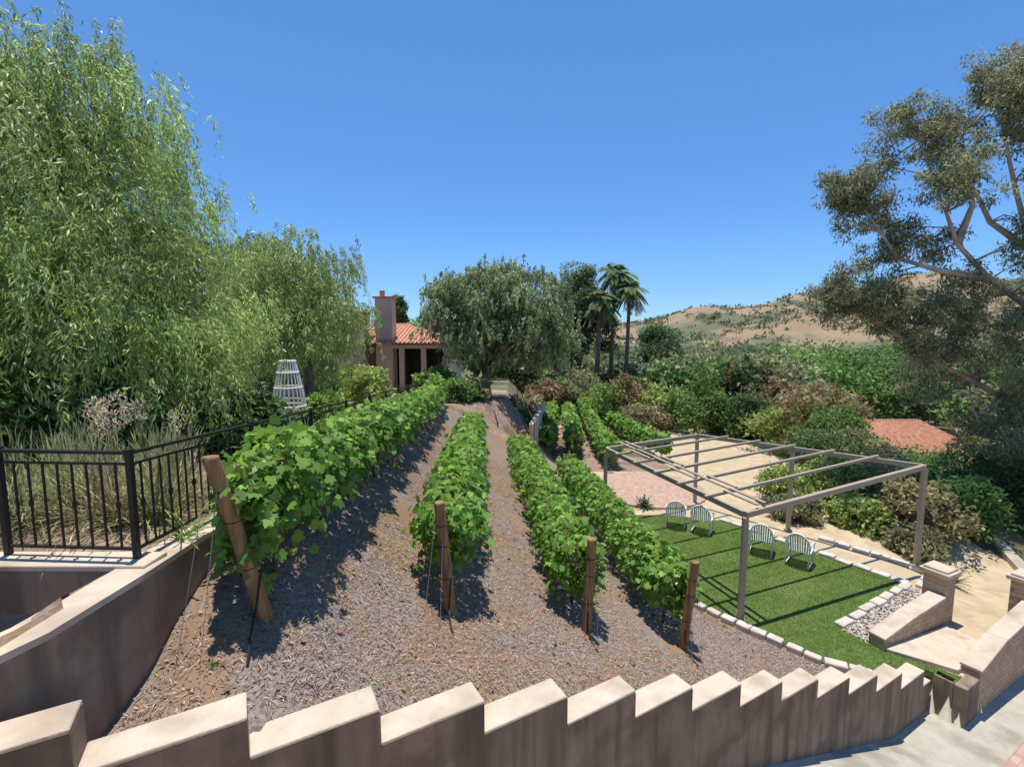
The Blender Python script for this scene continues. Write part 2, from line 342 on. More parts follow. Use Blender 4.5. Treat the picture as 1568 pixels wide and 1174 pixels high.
# ---------------------------------------------------------------- fence
R=root('wrought_iron_fence',(-3.3,4,-2)); mb=MB()
def fence_run(p0,p1,post_every=2.0,sp=.125,first=True):
    p0=Vector(p0);p1=Vector(p1); d=p1-p0; Lh=math.hypot(d.x,d.y); up=Vector((0,0,1))
    for h,w,hh in ((.93,.045,.026),(.83,.025,.018),(.08,.03,.022)):
        mb.beam(p0+up*h,p1+up*h,w,hh)
    n=int(Lh/sp)
    for k in range(1,n):
        q=p0+d*(k/n); mb.beam(q+up*.09,q+up*.84,.014,.014)
        if k%3==1: mb.box(q+up*.47,(.034,.034,.05),.78)
    m=max(1,int(round(Lh/post_every)))
    for k in range(0 if first else 1,m+1):
        q=p0+d*(k/m); mb.beam(q-up*.02,q+up*.95,.045,.045); mb.box(q+up*.955,(.06,.06,.016))
fy=30
fence_run((-3.26,4.03,-1.94),(-3.26-.059*(fy-4),fy,-1.94-.073*(fy-4)),2.1)
fence_run((-3.26,4.03,-1.937),(-4.45,4.1,-1.937),1.2,.125,False)
mb.obj('fence_panels',[M['iron']],R)
R=root('gate_post',(-4.6,4.1,-2)); mb=MB(); mb.box((-4.47,3.85,-1.75),(.11,.11,1.5)); mb.box((-4.47,3.85,-.985),(.15,.15,.04)); mb.obj('post',[M['rust']],R,bevel=.01)

# ---------------------------------------------------------------- vine rows
def vine_row(x0,y0,L,dirx=-.059,post=None,h=1.08,a=.45,b=.46,n_near=820,n_far=420,size=.118,ph=1.5,pr_=.075):
    z0=Hs(x0,y0); R=root('grapevine_row',(x0,y0,z0))
    segs=np.linspace(0,1,60); dens=n_near+(n_far-n_near)*np.minimum(1,segs*L/9); tot=int(dens.mean()*L)
    pr=dens/dens.sum(); s=(rng.choice(60,tot,p=pr)+rng.random(tot))/60*L
    th=rng.random(tot)*2*np.pi; q=.5+.55*rng.random(tot)**.7
    mod=1+.18*np.sin(s*3.9+x0)+.12*np.sin(s*9.1+2*x0+th); modb=1+.13*np.sin(s*2.6+x0*3)+.10*np.sin(s*7.3)
    endt=np.minimum(1,.55+s*1.2)
    lat=a*np.cos(th)*q*mod*endt; ver=b*np.sin(th)*q*modb
    hang=(rng.random(tot)<.12); ver[hang]-=rng.random(hang.sum())*.35; lat[hang]*=1.2
    shoot=(rng.random(tot)<.03); ver[shoot]+=rng.random(shoot.sum())*.15
    X=x0+dirx*s+lat; Y=y0+s+rng.normal(size=tot)*.05
    base=H(x0+dirx*s,np.maximum(y0+s,y0)); Z=base+h+ver
    out=np.stack([np.cos(th),np.where(s<.3,-.8,0),np.sin(th)],1)
    nr=out*.9+np.array([0,-.15,.7])+rng.normal(size=(tot,3))*.5
    ax=rng.normal(size=(tot,3))*.6+out*.35; ax[:,2]-=.55
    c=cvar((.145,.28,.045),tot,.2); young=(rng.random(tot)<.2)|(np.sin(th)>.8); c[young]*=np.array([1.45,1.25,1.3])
    old=rng.random(tot)<.015; c[old]=(.27,.22,.06)
    sz=size*(.5+.7*rng.random(tot))*(1+.25*np.minimum(1,s/9))
    leaves('leaves',np.stack([X,Y,Z],1),ax,nr,sz,sz*1.0,c,tmpl=T_GRAPE,mat=M['vine'],parent=R)
    mb=MB()
    for s in np.arange(.7,L,1.5):
        x=x0+dirx*s; y=y0+s; z=Hs(x,y); w=lambda q:random.uniform(-q,q)
        mb.tube([(x,y,z-.05),(x+w(.04),y+w(.04),z+.35),(x+w(.05),y+w(.05),z+.7),(x+w(.04),y+w(.08),z+1.0)],[.03,.024,.02,.018],6)
        for sg in(-1,1): mb.tube([(x,y,z+.85),(x+w(.05),y+sg*.35,z+.95),(x+w(.08),y+sg*.75,z+.95)],[.018,.013,.009],5)
        for _ in range(3):
            t=s+w(.6); mb.tube([(x0+dirx*t,y0+t,z+.95),(x0+dirx*t+w(.25),y0+t+w(.1),z+.6+w(.1))],[.008,.004],4)
    mb.obj('vine_trunks',[M['bark']],R,smooth=True)
    mb=MB()
    for hh,rr in ((.9,.004),(1.15,.004),(.45,.011)):
        pts=[(x0+dirx*s,y0+s,Hs(x0+dirx*s,y0+s)+hh) for s in np.linspace(0,L,12)]
        mb.tube(pts,rr,5,mi=1 if hh==.45 else 0)
    if post:
        bx,by,tx,ty=post; z=Hs(bx,by)
        for o in(-.05,.05): mb.tube([(tx+o,ty,z+ph-.2),(tx+o*2-.05,ty-.4,Hs(tx,ty-.4)+.0)],.003,4)
        mb.tube([(bx+.02,by-.05,z+.5),(bx+.0,by-.15,z+.15),(bx+.05,by-.35,z+.03),(bx+.1,by-.5,Hs(bx+.1,by-.5)+.02)],.011,6,mi=1)
    mb.obj('trellis_wires',[M['wire'],M['hose']],R)
    if post:
        r=pr_; mb=MB(); mb.tube([(bx,by,z-.3),(bx+(tx-bx)*.02,by,z),((bx+tx)/2+.006,(by+ty)/2,z+ph/2),(tx,ty,z+ph-.015),(tx,ty,z+ph)],[r*1.08,r*1.05,r,r*.97,r*.88],16)
        for f in (.33,.62,.8):
            px,py,pz=bx+(tx-bx)*f,by+(ty-by)*f,z+ph*f; mb.tube([(px,py,pz-.005),(px,py,pz+.005)],r*1.07,16,mi=1)
        mb.obj('end_post',[M['post'],M['hose']],R,smooth=False)
vine_row(-2.42,4.1,18.5,post=(-2.30,4.26,-2.56,4.02),h=.95,a=.44,b=.43,n_near=900,ph=1.58,pr_=.066)
vine_row(-.86,6.05,13.5,post=(-.80,5.95,-.92,5.92),h=.97,b=.44,ph=1.5,pr_=.07)
vine_row(1.10,7.45,13,post=(1.18,7.26,1.24,7.2),ph=1.58,h=.95,b=.44,a=.47)
vine_row(3.0,8.25,11.5,post=(3.03,8.08,3.17,8.0),ph=1.64,h=.97,b=.44,a=.47)
for a_ in ((1.9,25.5,14,.10),(3.5,26.0,13,.08),(4.9,22.8,15,.06),(8.2,25,9,-.13)):
    vine_row(a_[0],a_[1],a_[2],dirx=a_[3],n_near=260,n_far=220,size=.2,h=1.05,a=.42,b=.5)

# ---------------------------------------------------------------- lawn
GZL=-6.385
lawn=[(4.33,10.8),(5.2,9.75),(6.09,8.78),(7.0,8.42),(7.74,8.80),(7.99,8.5),(8.12,8.26),(8.4,8.42),(7.45,9.25),(7.11,9.9),(8.5,10.75),(10.07,11.7),(9.4,12.7),(8.6,13.8),(7.1,16.0),(5.6,16.5),(4.0,16.5),(3.7,14)]
mb=MB(); mb.prism([(x,y,GZL-.1) for x,y in lawn],[(x,y,GZL+.015) for x,y in lawn]); mb.obj('lawn',[M['turf']])
def inpoly(x,y,poly):
    r=np.zeros(len(x),bool); j=len(poly)-1
    for i in range(len(poly)):
        xi,yi=poly[i];xj,yj=poly[j]; c=((yi>y)!=(yj>y))&(x<(xj-xi)*(y-yi)/(yj-yi+1e-12)+xi); r^=c; j=i
    return r
k=110000; x=rng.uniform(3.6,10.2,k);y=rng.uniform(8,16.6,k); ok=inpoly(x,y,lawn); x=x[ok];y=y[ok]; n=len(x)
ax=rng.normal(size=(n,3))*.45; ax[:,2]=1
leaves('lawn_grass',np.stack([x,y,np.full(n,GZL+.01)],1),ax,rng.normal(size=(n,3)),.02+.02*rng.random(n),.012,cvar((.21,.28,.07),n,.2)*(1+.2*nz(x,y,1.5,2))[:,None])
def edging(name,poly,sp=.33,sz=(.3,.2,.16)):
    mb=MB()
    for k in range(len(poly)-1):
        a=Vector((*poly[k],0));b=Vector((*poly[k+1],0)); L=(b-a).length; m=max(1,int(L/sp)); ang=math.atan2((b-a).y,(b-a).x)
        for j in range(m):
            p=a.lerp(b,(j+.5)/m); zz=max(GZL,Hs(p.x,p.y))
            f=random.uniform(.8,1.1); mb.box((p.x+random.uniform(-.02,.02),p.y+random.uniform(-.02,.02),zz+sz[2]/2-.05),(L/m*random.uniform(.85,.97),sz[1]*f,sz[2]*random.uniform(.8,1.2)),ang+random.uniform(-.12,.12))
    return mb.obj(name,[M['stone']],bevel=.03)
edging('stone_edging',[(3.6,15.5),(3.75,14),(4.28,10.85),(5.15,9.8),(6.05,8.82),(6.75,8.4)])
edging('stone_edging',[(7.16,9.95),(8.5,10.82),(10.15,11.75),(9.45,12.8),(8.7,13.9),(7.15,16.1)],.4,(.3,.22,.13))
edging('stone_edging',[(10.3,11.6),(11.3,12.4),(9.6,14.6)],.4,(.3,.25,.13))
poly=[(7.15,9.85),(7.5,9.35),(9.2,10.2),(10.2,11.5),(10,11.6),(8.5,10.7)]
k=6000; x=rng.uniform(7,10.3,k);y=rng.uniform(9.2,11.8,k); ok=inpoly(x,y,poly); x=x[ok];y=y[ok];n=len(x)
leaves('pebble_bed',np.stack([x,y,np.full(n,GZL+.02)],1),rng.normal(size=(n,3))*np.array([1,1,.2]),np.array([[0,0,1.]])+rng.normal(size=(n,3))*.4,.07,.06,np.array([(.5,.45,.4),(.35,.3,.27),(.6,.56,.5)])[rng.integers(0,3,n)],mat=M['chip'])

# ---------------------------------------------------------------- brick cheek walls, landing, pillars
def cheek(name,pts,th=.28,zb=-7.3):
    R=root(name,(*pts[0][:2],-6.4)); mb=MB(); cb=MB()
    for (x0,y0,z0),(x1,y1,z1) in zip(pts[:-1],pts[1:]):
        d=Vector((x1-x0,y1-y0)).normalized(); nn=Vector((-d.y,d.x))*th/2; q=[(x0-nn.x,y0-nn.y,z0),(x1-nn.x,y1-nn.y,z1),(x1+nn.x,y1+nn.y,z1),(x0+nn.x,y0+nn.y,z0)]
        mb.prism([(a,b,zb) for a,b,c in q],[(a,b,c-.06) for a,b,c in q])
        nn=nn*1.18; q=[(x0-nn.x,y0-nn.y,z0),(x1-nn.x,y1-nn.y,z1),(x1+nn.x,y1+nn.y,z1),(x0+nn.x,y0+nn.y,z0)]
        cb.prism([(a,b,c-.06) for a,b,c in q],[(a,b,c) for a,b,c in q])
    mb.obj('brick_body',[M['bwall']],R); cb.obj('stone_coping',[M['cap']],R,bevel=.015)
cheek('brick_cheek_wall',[(7.45,9.3,-6.12),(8.3,9.65,-5.88),(9.35,10.1,-5.68)])
cheek('brick_cheek_wall',[(8.6,8.47,-6.2),(9.6,9.02,-5.95),(11.2,9.85,-5.75),(14.5,11.7,-5.5)])
def pillar(x,y,zt,w=.42,rz=.45):
    R=root('brick_pillar',(x,y,zt-1.2)); mb=MB(); mb.box((x,y,(zt-7.2)/2-.06),(w,w,zt+7.2),rz); mb.obj('shaft',[M['bwall']],R)
    mb=MB(); mb.box((x,y,zt),(w+.14,w+.14,.1),rz); mb.box((x,y,zt+.075),(w+.04,w+.04,.05),rz); mb.obj('pillar_cap',[M['cap']],R,bevel=.02)
pillar(9.55,10.3,-5.25); pillar(11.35,10.1,-5.35,.45)
mb=MB(); q=[(7.5,9.18),(8.42,8.52),(9.75,9.2),(9.45,9.95)]; mb.prism([(x,y,-6.6) for x,y in q],[(x,y,-6.31) for x,y in q])
q=[(9.47,9.96),(9.77,9.21),(11.1,9.8),(10.8,10.9)]; mb.prism([(x,y,-6.8) for x,y in q],[(x,y,-6.45) for x,y in q]); mb.obj('stair_landing',[M['cap']],bevel=.015)
mb=MB()
for s in range(20):
    t0=-1.2+s*.5; off=1.0+min(.75,max(0,(t0/.905-8)*.24)); a=P0+Dn*t0+Nn*off; z=-4.17-.3*((t0+.25)/.905)+.03
    if z<-7.05: z=-7.08
    b=a+Dn*.505; c=b+Nn*2.2; e=a+Nn*2.2
    mb.prism([(p.x,p.y,z-.4) for p in(a,b,c,e)],[(p.x,p.y,z-.001*s) for p in(a,b,c,e)])
a=P0+Dn*8.8+Nn*1.45; b=a+Dn*6; q=(a,b,b+Nn*2.5,a+Nn*2.5); mb.prism([(p.x,p.y,-7.4) for p in q],[(p.x,p.y,-7.04) for p in q])
mb.obj('brick_staircase',[M['brick']])
mb=MB()
cpts=[(14.0,11.6),(14.9,13.2),(15.6,14.8),(16.2,16.6),(16.6,19)]
for a,b in zip(cpts[:-1],cpts[1:]): mb.beam((*a,Hs(*a)+.03),(*b,Hs(*b)+.03),.3,.26)
mb.obj('concrete_curb',[M['conc']])
mb=MB(); n=28; ring=[(5.6+2.3*math.cos(2*math.pi*k/n),19.4+2.3*math.sin(2*math.pi*k/n)) for k in range(n)]
mb.prism([(x,y,-6.6) for x,y in ring],[(x,y,-6.33) for x,y in ring]); mb.obj('round_brick_patio',[M['brick']])
R=root('brick_garden_steps',(.2,25,-5)); mb=MB()
for s in range(9):
    y=23.6+s*.42; x=.2-.09*s; mb.box((x,y,-5.6+.17*s-.25),(1.6,.44,.6),.1)
mb.obj('steps',[M['brick']],R); mb=MB()
for sx in(-.9,.9):
    mb.tube([(.2+sx,23.6,-5.2),(.2+sx,23.6,-4.35),(-.6+sx,27.4,-2.9),(-.6+sx,27.4,-3.8)],.025,6)
mb.obj('handrail',[M['rust']],R)
mb=MB(); mb.beam((1.0,24.2,-5.3),(1.9,28.5,-4.8),.25,1.5); mb.obj('low_garden_wall',[M['cap']],bevel=.02)

# ---------------------------------------------------------------- pergola
R=root('pergola',(5.16,10.2,-6.4)); mb=MB()
FL=Vector((5.1,10.2,-3.93));FR=Vector((11.1,12.7,-3.56));BR=Vector((6.9,17.7,-3.78));BL=Vector((3.15,15.9,-3.85))
def vpost(p,w=.11): mb.beam((p.x,p.y,-6.6),(p.x,p.y,p.z-.065),w,w); mb.box((p.x,p.y,-6.36),(w+.08,w+.08,.04))
MR=FR.lerp(BR,.5)
for p in (FL,FR,BL,BR,MR): vpost(p)
mb.beam(FL,FR,.10,.13); mb.beam(BL,BR,.10,.13)
mb.beam(FR+(BR-FR).normalized()*.055,BR-(BR-FR).normalized()*.055,.09,.13)
mb.beam(FL+(BL-FL).normalized()*.055,BL-(BL-FL).normalized()*.055,.09,.13)
ud=(FR-FL).normalized()
for k in range(1,6):
    t=k/6; a=FL.lerp(BL,t); b=FR.lerp(BR,t); dz=Vector((0,0,.1)); mb.beam(a-ud*.25+dz,b+ud*.1+dz,.07,.07)
for k in range(6):
    t0=k/6; t1=(k+1)/6; off=ud*(.35+.18*(k%2))
    a=FL.lerp(BL,t0)+off; b=FL.lerp(BL,t1)+off; mb.beam(a+Vector((0,0,.155)),b+Vector((0,0,.155)),.09,.035)
    a=a+ud*.22;b=b+ud*.22; mb.beam(a+Vector((0,0,.155)),b+Vector((0,0,.155)),.09,.035)
mb.obj('frame',[M['perg']],R,bevel=.006)

# ---------------------------------------------------------------- chairs
def chair(x,y,rz):
    z=GZL+.015; R=root('patio_chair',(x,y,z)); fr=MB(); st=MB(); c,s=math.cos(rz),math.sin(rz)
    def T(a,b,h): return (x+a*c-b*s,y+a*s+b*c,z+h)
    w=.28
    for sx in(-1,1):
        fr.tube([T(sx*w,.28,0),T(sx*w,.26,.45),T(sx*w*1.08,.24,.62),T(sx*w*1.08,.05,.66),T(sx*w*1.05,-.22,.64)],.022,8)
        fr.tube([T(sx*w,-.30,0),T(sx*w,-.22,.42),T(sx*w*1.02,-.27,.66)],.022,8)
        fr.tube([T(sx*w,.27,.42),T(sx*w,-.22,.40)],.018,8)
        fr.tube([T(sx*w,.28,.03),T(sx*w,-.29,.03)],.014,6)
    arc=[T(w*1.05*math.cos(t),-.25-.10*math.sin(t),.60+.36*math.sin(t)) for t in np.linspace(-.25,math.pi+.25,16)]
    fr.tube(arc,.024,8); fr.tube([T(-w,-.22,.42),T(w,-.22,.42)],.016,8); fr.tube([T(-w,.27,.42),T(w,.27,.42)],.016,8)
    for j in range(9):
        u=-w*.88+j*w*.22; top=.60+.36*math.sqrt(max(0,1-(u/(w*1.05))**2))
        (st if j%3==1 else fr).beam(T(u*.9,-.215,.43),T(u,-.25-.10*(top-.6)/.36,top-.01),.045,.006,up=(s,-c,0))
    for j in range(9):
        b=-.19+j*.055; (st if j%3==1 else fr).beam(T(-w+.01,b,.425),T(w-.01,b,.425),.045,.008)
    fr.obj('frame',[M['white']],R,smooth=True); st.obj('straps',[M['green']],R)
chair(8.0,12.9,-.75); chair(7.3,13.6,-.55); chair(6.15,15.1,-.6); chair(5.45,15.55,-.35)

# ---------------------------------------------------------------- trees
def weeping_tree(name,base,fork,ells,nclu,nstr,nleaf,L,ll,lw,col,r0,spread=.45,bark='bark',nb=12,lo=.55,fill=None,arch=.45,mat='willow'):
    R=root(name,base); p,ax,nr,l,w,c,cp=weep(ells,nclu,nstr,nleaf,L,ll,lw,col,spread,lo,arch)
    leaves('foliage',p,ax,nr,l,w,c,parent=R,mat=M[mat])
    if fill:
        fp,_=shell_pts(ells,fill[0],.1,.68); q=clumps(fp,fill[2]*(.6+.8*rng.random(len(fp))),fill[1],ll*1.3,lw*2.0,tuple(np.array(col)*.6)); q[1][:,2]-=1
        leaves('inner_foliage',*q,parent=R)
    branchwork(base,fork,cp[rng.choice(len(cp),nb,replace=False)],r0,M[bark],R)
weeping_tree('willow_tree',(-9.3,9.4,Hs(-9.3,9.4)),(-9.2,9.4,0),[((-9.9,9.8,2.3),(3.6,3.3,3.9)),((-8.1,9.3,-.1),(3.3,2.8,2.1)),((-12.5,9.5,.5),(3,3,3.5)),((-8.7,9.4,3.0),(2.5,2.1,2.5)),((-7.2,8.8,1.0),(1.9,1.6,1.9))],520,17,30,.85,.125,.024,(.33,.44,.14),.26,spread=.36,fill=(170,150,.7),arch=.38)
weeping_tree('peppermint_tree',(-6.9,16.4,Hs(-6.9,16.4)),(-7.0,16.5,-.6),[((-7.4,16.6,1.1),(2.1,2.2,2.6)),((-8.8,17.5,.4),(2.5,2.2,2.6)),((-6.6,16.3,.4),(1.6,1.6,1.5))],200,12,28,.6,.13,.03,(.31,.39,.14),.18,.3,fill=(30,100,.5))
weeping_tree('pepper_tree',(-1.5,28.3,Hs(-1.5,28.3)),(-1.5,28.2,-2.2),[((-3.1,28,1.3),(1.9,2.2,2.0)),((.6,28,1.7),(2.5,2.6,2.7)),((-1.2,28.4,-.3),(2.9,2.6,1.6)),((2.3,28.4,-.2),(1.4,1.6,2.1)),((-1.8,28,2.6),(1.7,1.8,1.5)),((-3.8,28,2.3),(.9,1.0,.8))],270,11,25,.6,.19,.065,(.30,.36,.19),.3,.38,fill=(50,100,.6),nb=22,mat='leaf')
def crown_tree(name,base,ells,nclu,cr,nper,ll,lw,col,r0=.2,bark='bark',lo=.5,flat=.75):
    R=root(name,base); cp,_=shell_pts(ells,nclu,lo,1.0)
    leaves('foliage',*clumps(cp,cr*(.6+.8*rng.random(len(cp))),nper,ll,lw,col,flat),parent=R)
    e=ells[0][0]; branchwork(base,(e[0],e[1],e[2]-ells[0][1][2]*.4),cp[rng.choice(len(cp),min(14,len(cp)),replace=False)],r0,M[bark],R)
crown_tree('pine_tree',(6.6,47,Hs(6.6,47)),[((6.2,47,2.8),(2.6,2.6,3.4)),((7.0,47,.5),(3,2.4,3.2)),((4.5,47,0),(2.4,2,3.5))],110,.9,230,.36,.12,(.15,.19,.085),.3)
crown_tree('pine_tree',(17,56,Hs(17,56)),[((17,56,-2.0),(2.2,2.2,3.2))],45,.9,220,.35,.14,(.12,.17,.075),.25)
crown_tree('oak_tree',(-12,24,Hs(-12,24)),[((-12,24,1.0),(3,3,3.6))],60,.9,260,.2,.1,(.15,.22,.07),.25)
crown_tree('cypress_tree',(-10.2,42,-5),[((-9.7,42,.2),(.8,.8,2.9))],40,.5,200,.25,.12,(.08,.16,.05),.15)
def palm(x,y,zt,s=1.0,r=.2):
    z0=Hs(x,y); R=root('palm_tree',(x,y,z0)); mb=MB(); mb.tube([(x-.3,y,z0-.3),(x-.1,y,(z0+zt)/2),(x,y,zt)],[r*1.5,r,r*.9],10)
    P=[];A=[];Nr=[];C=[];Ln=[]
    for k in range(46):
        az=rng.random()*2*math.pi; el=rng.uniform(-.9,1.3); L=2.1*s*rng.uniform(.8,1.1); d=np.array([math.cos(az)*math.cos(el),math.sin(az)*math.cos(el),math.sin(el)])
        pts=[np.array([x,y,zt])+d*L*t+np.array([0,0,-L*.55*t*t]) for t in np.linspace(0,1,8)]
        mb.tube(pts,[.03*s]*4+[.015*s]*4,4)
        dead=el<-.6
        for t in np.linspace(.25,1,22):
            p=np.array([x,y,zt])+d*L*t+np.array([0,0,-L*.55*t*t]); tg=d+np.array([0,0,-1.1*t]); side=np.cross(tg,[0,0,1.]); side/=np.linalg.norm(side)+1e-6
            for sg in(-1,1):
                P.append(p);A.append(side*sg+tg*.7+np.array([0,0,-.35]));Nr.append(rng.normal(size=3)*.3+np.array([0,0,1]));C.append((.3,.24,.14) if dead else (.22,.30,.12));Ln.append(.62*s*(1.15-abs(t-.5)))
    mb.obj('trunk',[M['bark']],R,smooth=True)
    leaves('fronds',np.array(P),np.array(A),np.array(Nr),np.array(Ln),.09*s,np.array(C),parent=R)
palm(7.9,44,3.0,.9,.22); palm(9.6,46,5.6,1.0,.17); palm(10.8,45,4.1,.85,.17)
# eucalyptus
R=root('eucalyptus_tree',(20.6,18.6,Hs(20.6,18.6)))
ec=np.array([(18.4,9.7,1.3),(17.2,9.1,1.0),(15.6,7.4,1.2),(14.1,7.7,1.0),(14.9,6.6,.9),(12.3,5.1,.9),(12.0,5.3,.7),(12.9,4.9,.8),(13.4,4.3,1.1),(15.0,5.1,1.3),(16.4,6.2,1.3),(18.3,6.9,1.4),(19.0,4.8,1.5),(13.9,2.7,1.0),(11.6,1.5,.9),(11.5,1.7,.7),(12.3,1.1,.9),(13.0,1.2,1.1),(13.6,1.3,.9),(13.9,.6,.9),(14.9,.9,1.3),(14.5,-.35,1.0),(15.6,.1,1.0),(16.2,-.2,1.2),(17.9,3.0,1.2),(16.8,1.7,1.0),(18.5,.7,1.4),(17.9,-1.2,1.4),(16.0,-1.8,1.0),(18.9,-2.7,1.5),(17.4,-3.4,1.3),(20.5,8,1.6),(21,5,1.6),(20.5,2,1.6),(21,-1,1.6),(20,10.6,1.5),(12.6,4.6,.8),(16.9,8.0,1.0),(19.5,9.2,1.3),(15.6,3.4,.8),(19.8,-4.5,1.6),(18.2,-5.4,1.4),(22,-3,2),(20.5,-6.5,1.8),(13.6,6.4,.8),(17.6,8.2,1.0),(19.2,7.8,1.1),(14.2,3.6,.8),(17.3,.4,1.0)])
big=[];br=[]
for x,z,r in ec:
    m=int(13*r*r)+5; d=rdir(m); big.append(np.array([x,17.8+rng.uniform(-1.1,1.1),z])+d*r*(.3+.65*rng.random((m,1)))); br.append(np.full(m,.38)*(.7+.6*rng.random(m)))
cp=np.vstack(big); cr_=np.concatenate(br)
p,ax,nr,l,w,c=clumps(cp,cr_,105,.16,.046,(.27,.28,.15),.8,inner=.3); ax[:,2]-=.8
leaves('foliage',p,ax,nr,l,w,c,parent=R)
mb=MB(); zb=Hs(20.6,18.6)
mb.tube([(20.8,18.6,zb-.4),(20.5,18.5,-7),(20.3,18.3,-3.0),(20.2,18.3,0),(20.5,18.4,4),(20,18.2,9)],[.5,.4,.34,.26,.17,.07],12)
limbs=[[(20.25,18.3,-1.0),(19.1,18,.9),(17.4,17.9,1.95),(16.0,17.8,3.2),(15.5,17.8,4.3),(14.4,17.9,6.8)],
 [(17.4,17.9,1.95),(15.8,17.9,2.2),(14,17.9,2.7),(12.6,18,4.6)],[(20.3,18.3,-3.2),(18.3,18,-2.3),(15.8,17.9,-1.1),(13.5,17.9,.4),(11.8,17.9,1.3)],
 [(20.2,18.3,.5),(18.9,18,3.0),(18.0,18,5.4),(17.0,18,8.6)],[(18.9,18,3.0),(17.3,18,4.0),(16.2,18,5.8)],[(16.0,17.8,3.2),(16.6,18,4.6),(16.0,18,7)],[(20.3,18.4,4),(19,18.2,6.5),(18.4,18,9.3)]]
lp=[]
for Lm in limbs:
    k=len(Lm); mb.tube(Lm,list(np.linspace(.14,.03,k)),8)
    for a,b in zip(Lm[:-1],Lm[1:]):
        for t in(0,.5): lp.append(np.array(a)*(1-t)+np.array(b)*t)
    lp.append(np.array(Lm[-1]))
lp+= [np.array((20.2,18.3,z)) for z in (-6,-4,-1,2,5,8)]
lp=np.array(lp)
for q in cp[::2]:
    j=np.argmin(((lp-q)**2).sum(1)+4*(lp[:,2]>q[2]+.5)); a=Vector(lp[j]); b=Vector(q); mb.tube([a,a.lerp(b,.5)+Vector((random.uniform(-.15,.15),0,random.uniform(0,.25))),b],[.035,.02,.008],5)
mb.obj('limbs',[M['ebark']],R,smooth=True)

# ---------------------------------------------------------------- shrubs
def shrub(name,x,y,r,h,col,ll=.14,lw=.07,nclu=26,nper=150,z=None,cr=None):
    z0=Hs(x,y) if z is None else z; R=root(name,(x,y,z0)); cp,_=shell_pts([((x,y,z0+h*.48),(r,r,h*.52))],nclu,.45,.95,-.8)
    cr=cr or r*.36
    leaves('foliage',*clumps(cp,cr*(.5+1.0*rng.random(len(cp))),nper,ll,lw,tuple(np.array(col)*1.5)),parent=R)
    mb=MB()
    for q in cp[:10]: mb.tube([(x,y,z0-.1),((x+q[0])/2,(y+q[1])/2,z0+h*.3),tuple(q)],[.04,.025,.01],5)
    mb.obj('stems',[M['bark']],R)
G1=(.10,.17,.05);G2=(.15,.23,.06);G3=(.075,.125,.045);RD=(.21,.155,.085);OL=(.18,.185,.095);YG=(.21,.26,.08);DR=(.24,.21,.12)
for a in [
 ('green_shrub',7.2,38,2.0,3.2,G2),('red_leaf_shrub',9.2,38,1.9,3.8,RD),('olive_shrub',5.6,41,2.2,3.6,OL),('green_shrub',11.3,36,2.2,2.8,YG),
 ('magnolia_shrub',13.3,34.5,2.2,4.0,G1),('magnolia_shrub',15.6,33,2.0,3.0,G3),('olive_shrub',17.5,33.5,2.0,3.2,OL),('red_leaf_shrub',19,38,2.6,6.2,RD),
 ('dry_shrub',9.6,34.5,1.4,1.9,DR),('green_shrub',4.2,42,1.6,3.2,G1),('olive_shrub',13.5,40,2.6,5,OL),('green_shrub',16.5,28.5,2.0,2.8,YG),
 ('red_leaf_shrub',16.4,25.6,1.9,4.8,(.21,.17,.085)),('green_shrub',15.6,23.5,1.8,3.3,G1),('green_shrub',13.6,20.5,1.5,2.3,G3),('olive_shrub',15.0,20.6,1.5,2.2,OL),
 ('flowering_shrub',12.1,17.8,1.1,1.7,YG),('dry_shrub',14.0,17.6,1.4,1.9,DR),('flowering_shrub',11.6,15.8,.8,1.0,YG),('dry_shrub',13.3,15.2,1.1,1.9,(.2,.18,.09)),('olive_shrub',12.4,14.2,.8,.9,OL),
 ('green_shrub',15.0,15.8,1.2,1.9,G1),('green_shrub',17.9,17.5,1.7,2.5,G3),('green_shrub',18.2,21.5,2.2,1.5,G1),('olive_shrub',21.5,24,2.4,1.7,OL),
 ('green_shrub',19,14.5,1.8,3.4,G3),('green_shrub',21,17,2.4,5,G3),('flowering_shrub',10.4,17.7,.9,1.4,YG),('olive_shrub',9.9,16.2,.7,.8,OL),
 ('green_shrub',-4.4,27,1.0,1.6,G2),('green_shrub',-4.2,30.5,1.0,1.6,G1),('green_shrub',-6.6,22,1.0,1.7,YG),('green_shrub',-8.6,24,1.3,1.8,G2),
 ('green_shrub',-2.7,24.2,.8,1.3,G1),('olive_shrub',-1.9,25.6,.8,1.1,OL),('green_shrub',1.4,27.6,.8,1.2,G1),('dry_shrub',.8,30.5,1.1,1.3,DR),
 ('green_shrub',-5.3,13.6,.7,.9,G2),('green_shrub',-9,13.5,1.6,1.6,G1),('green_shrub',-12,12,2,2,G3),('green_shrub',-6.9,8.2,1.1,1.7,G3),('green_shrub',-8.3,7.2,1.3,2.0,G1),('green_shrub',-5.6,9.6,.9,1.2,G3),('red_leaf_shrub',2.6,40.5,1.5,3.0,RD)]:
    shrub(*a,ll=.16 if a[2]<25 else .26,lw=.09 if a[2]<25 else .15)
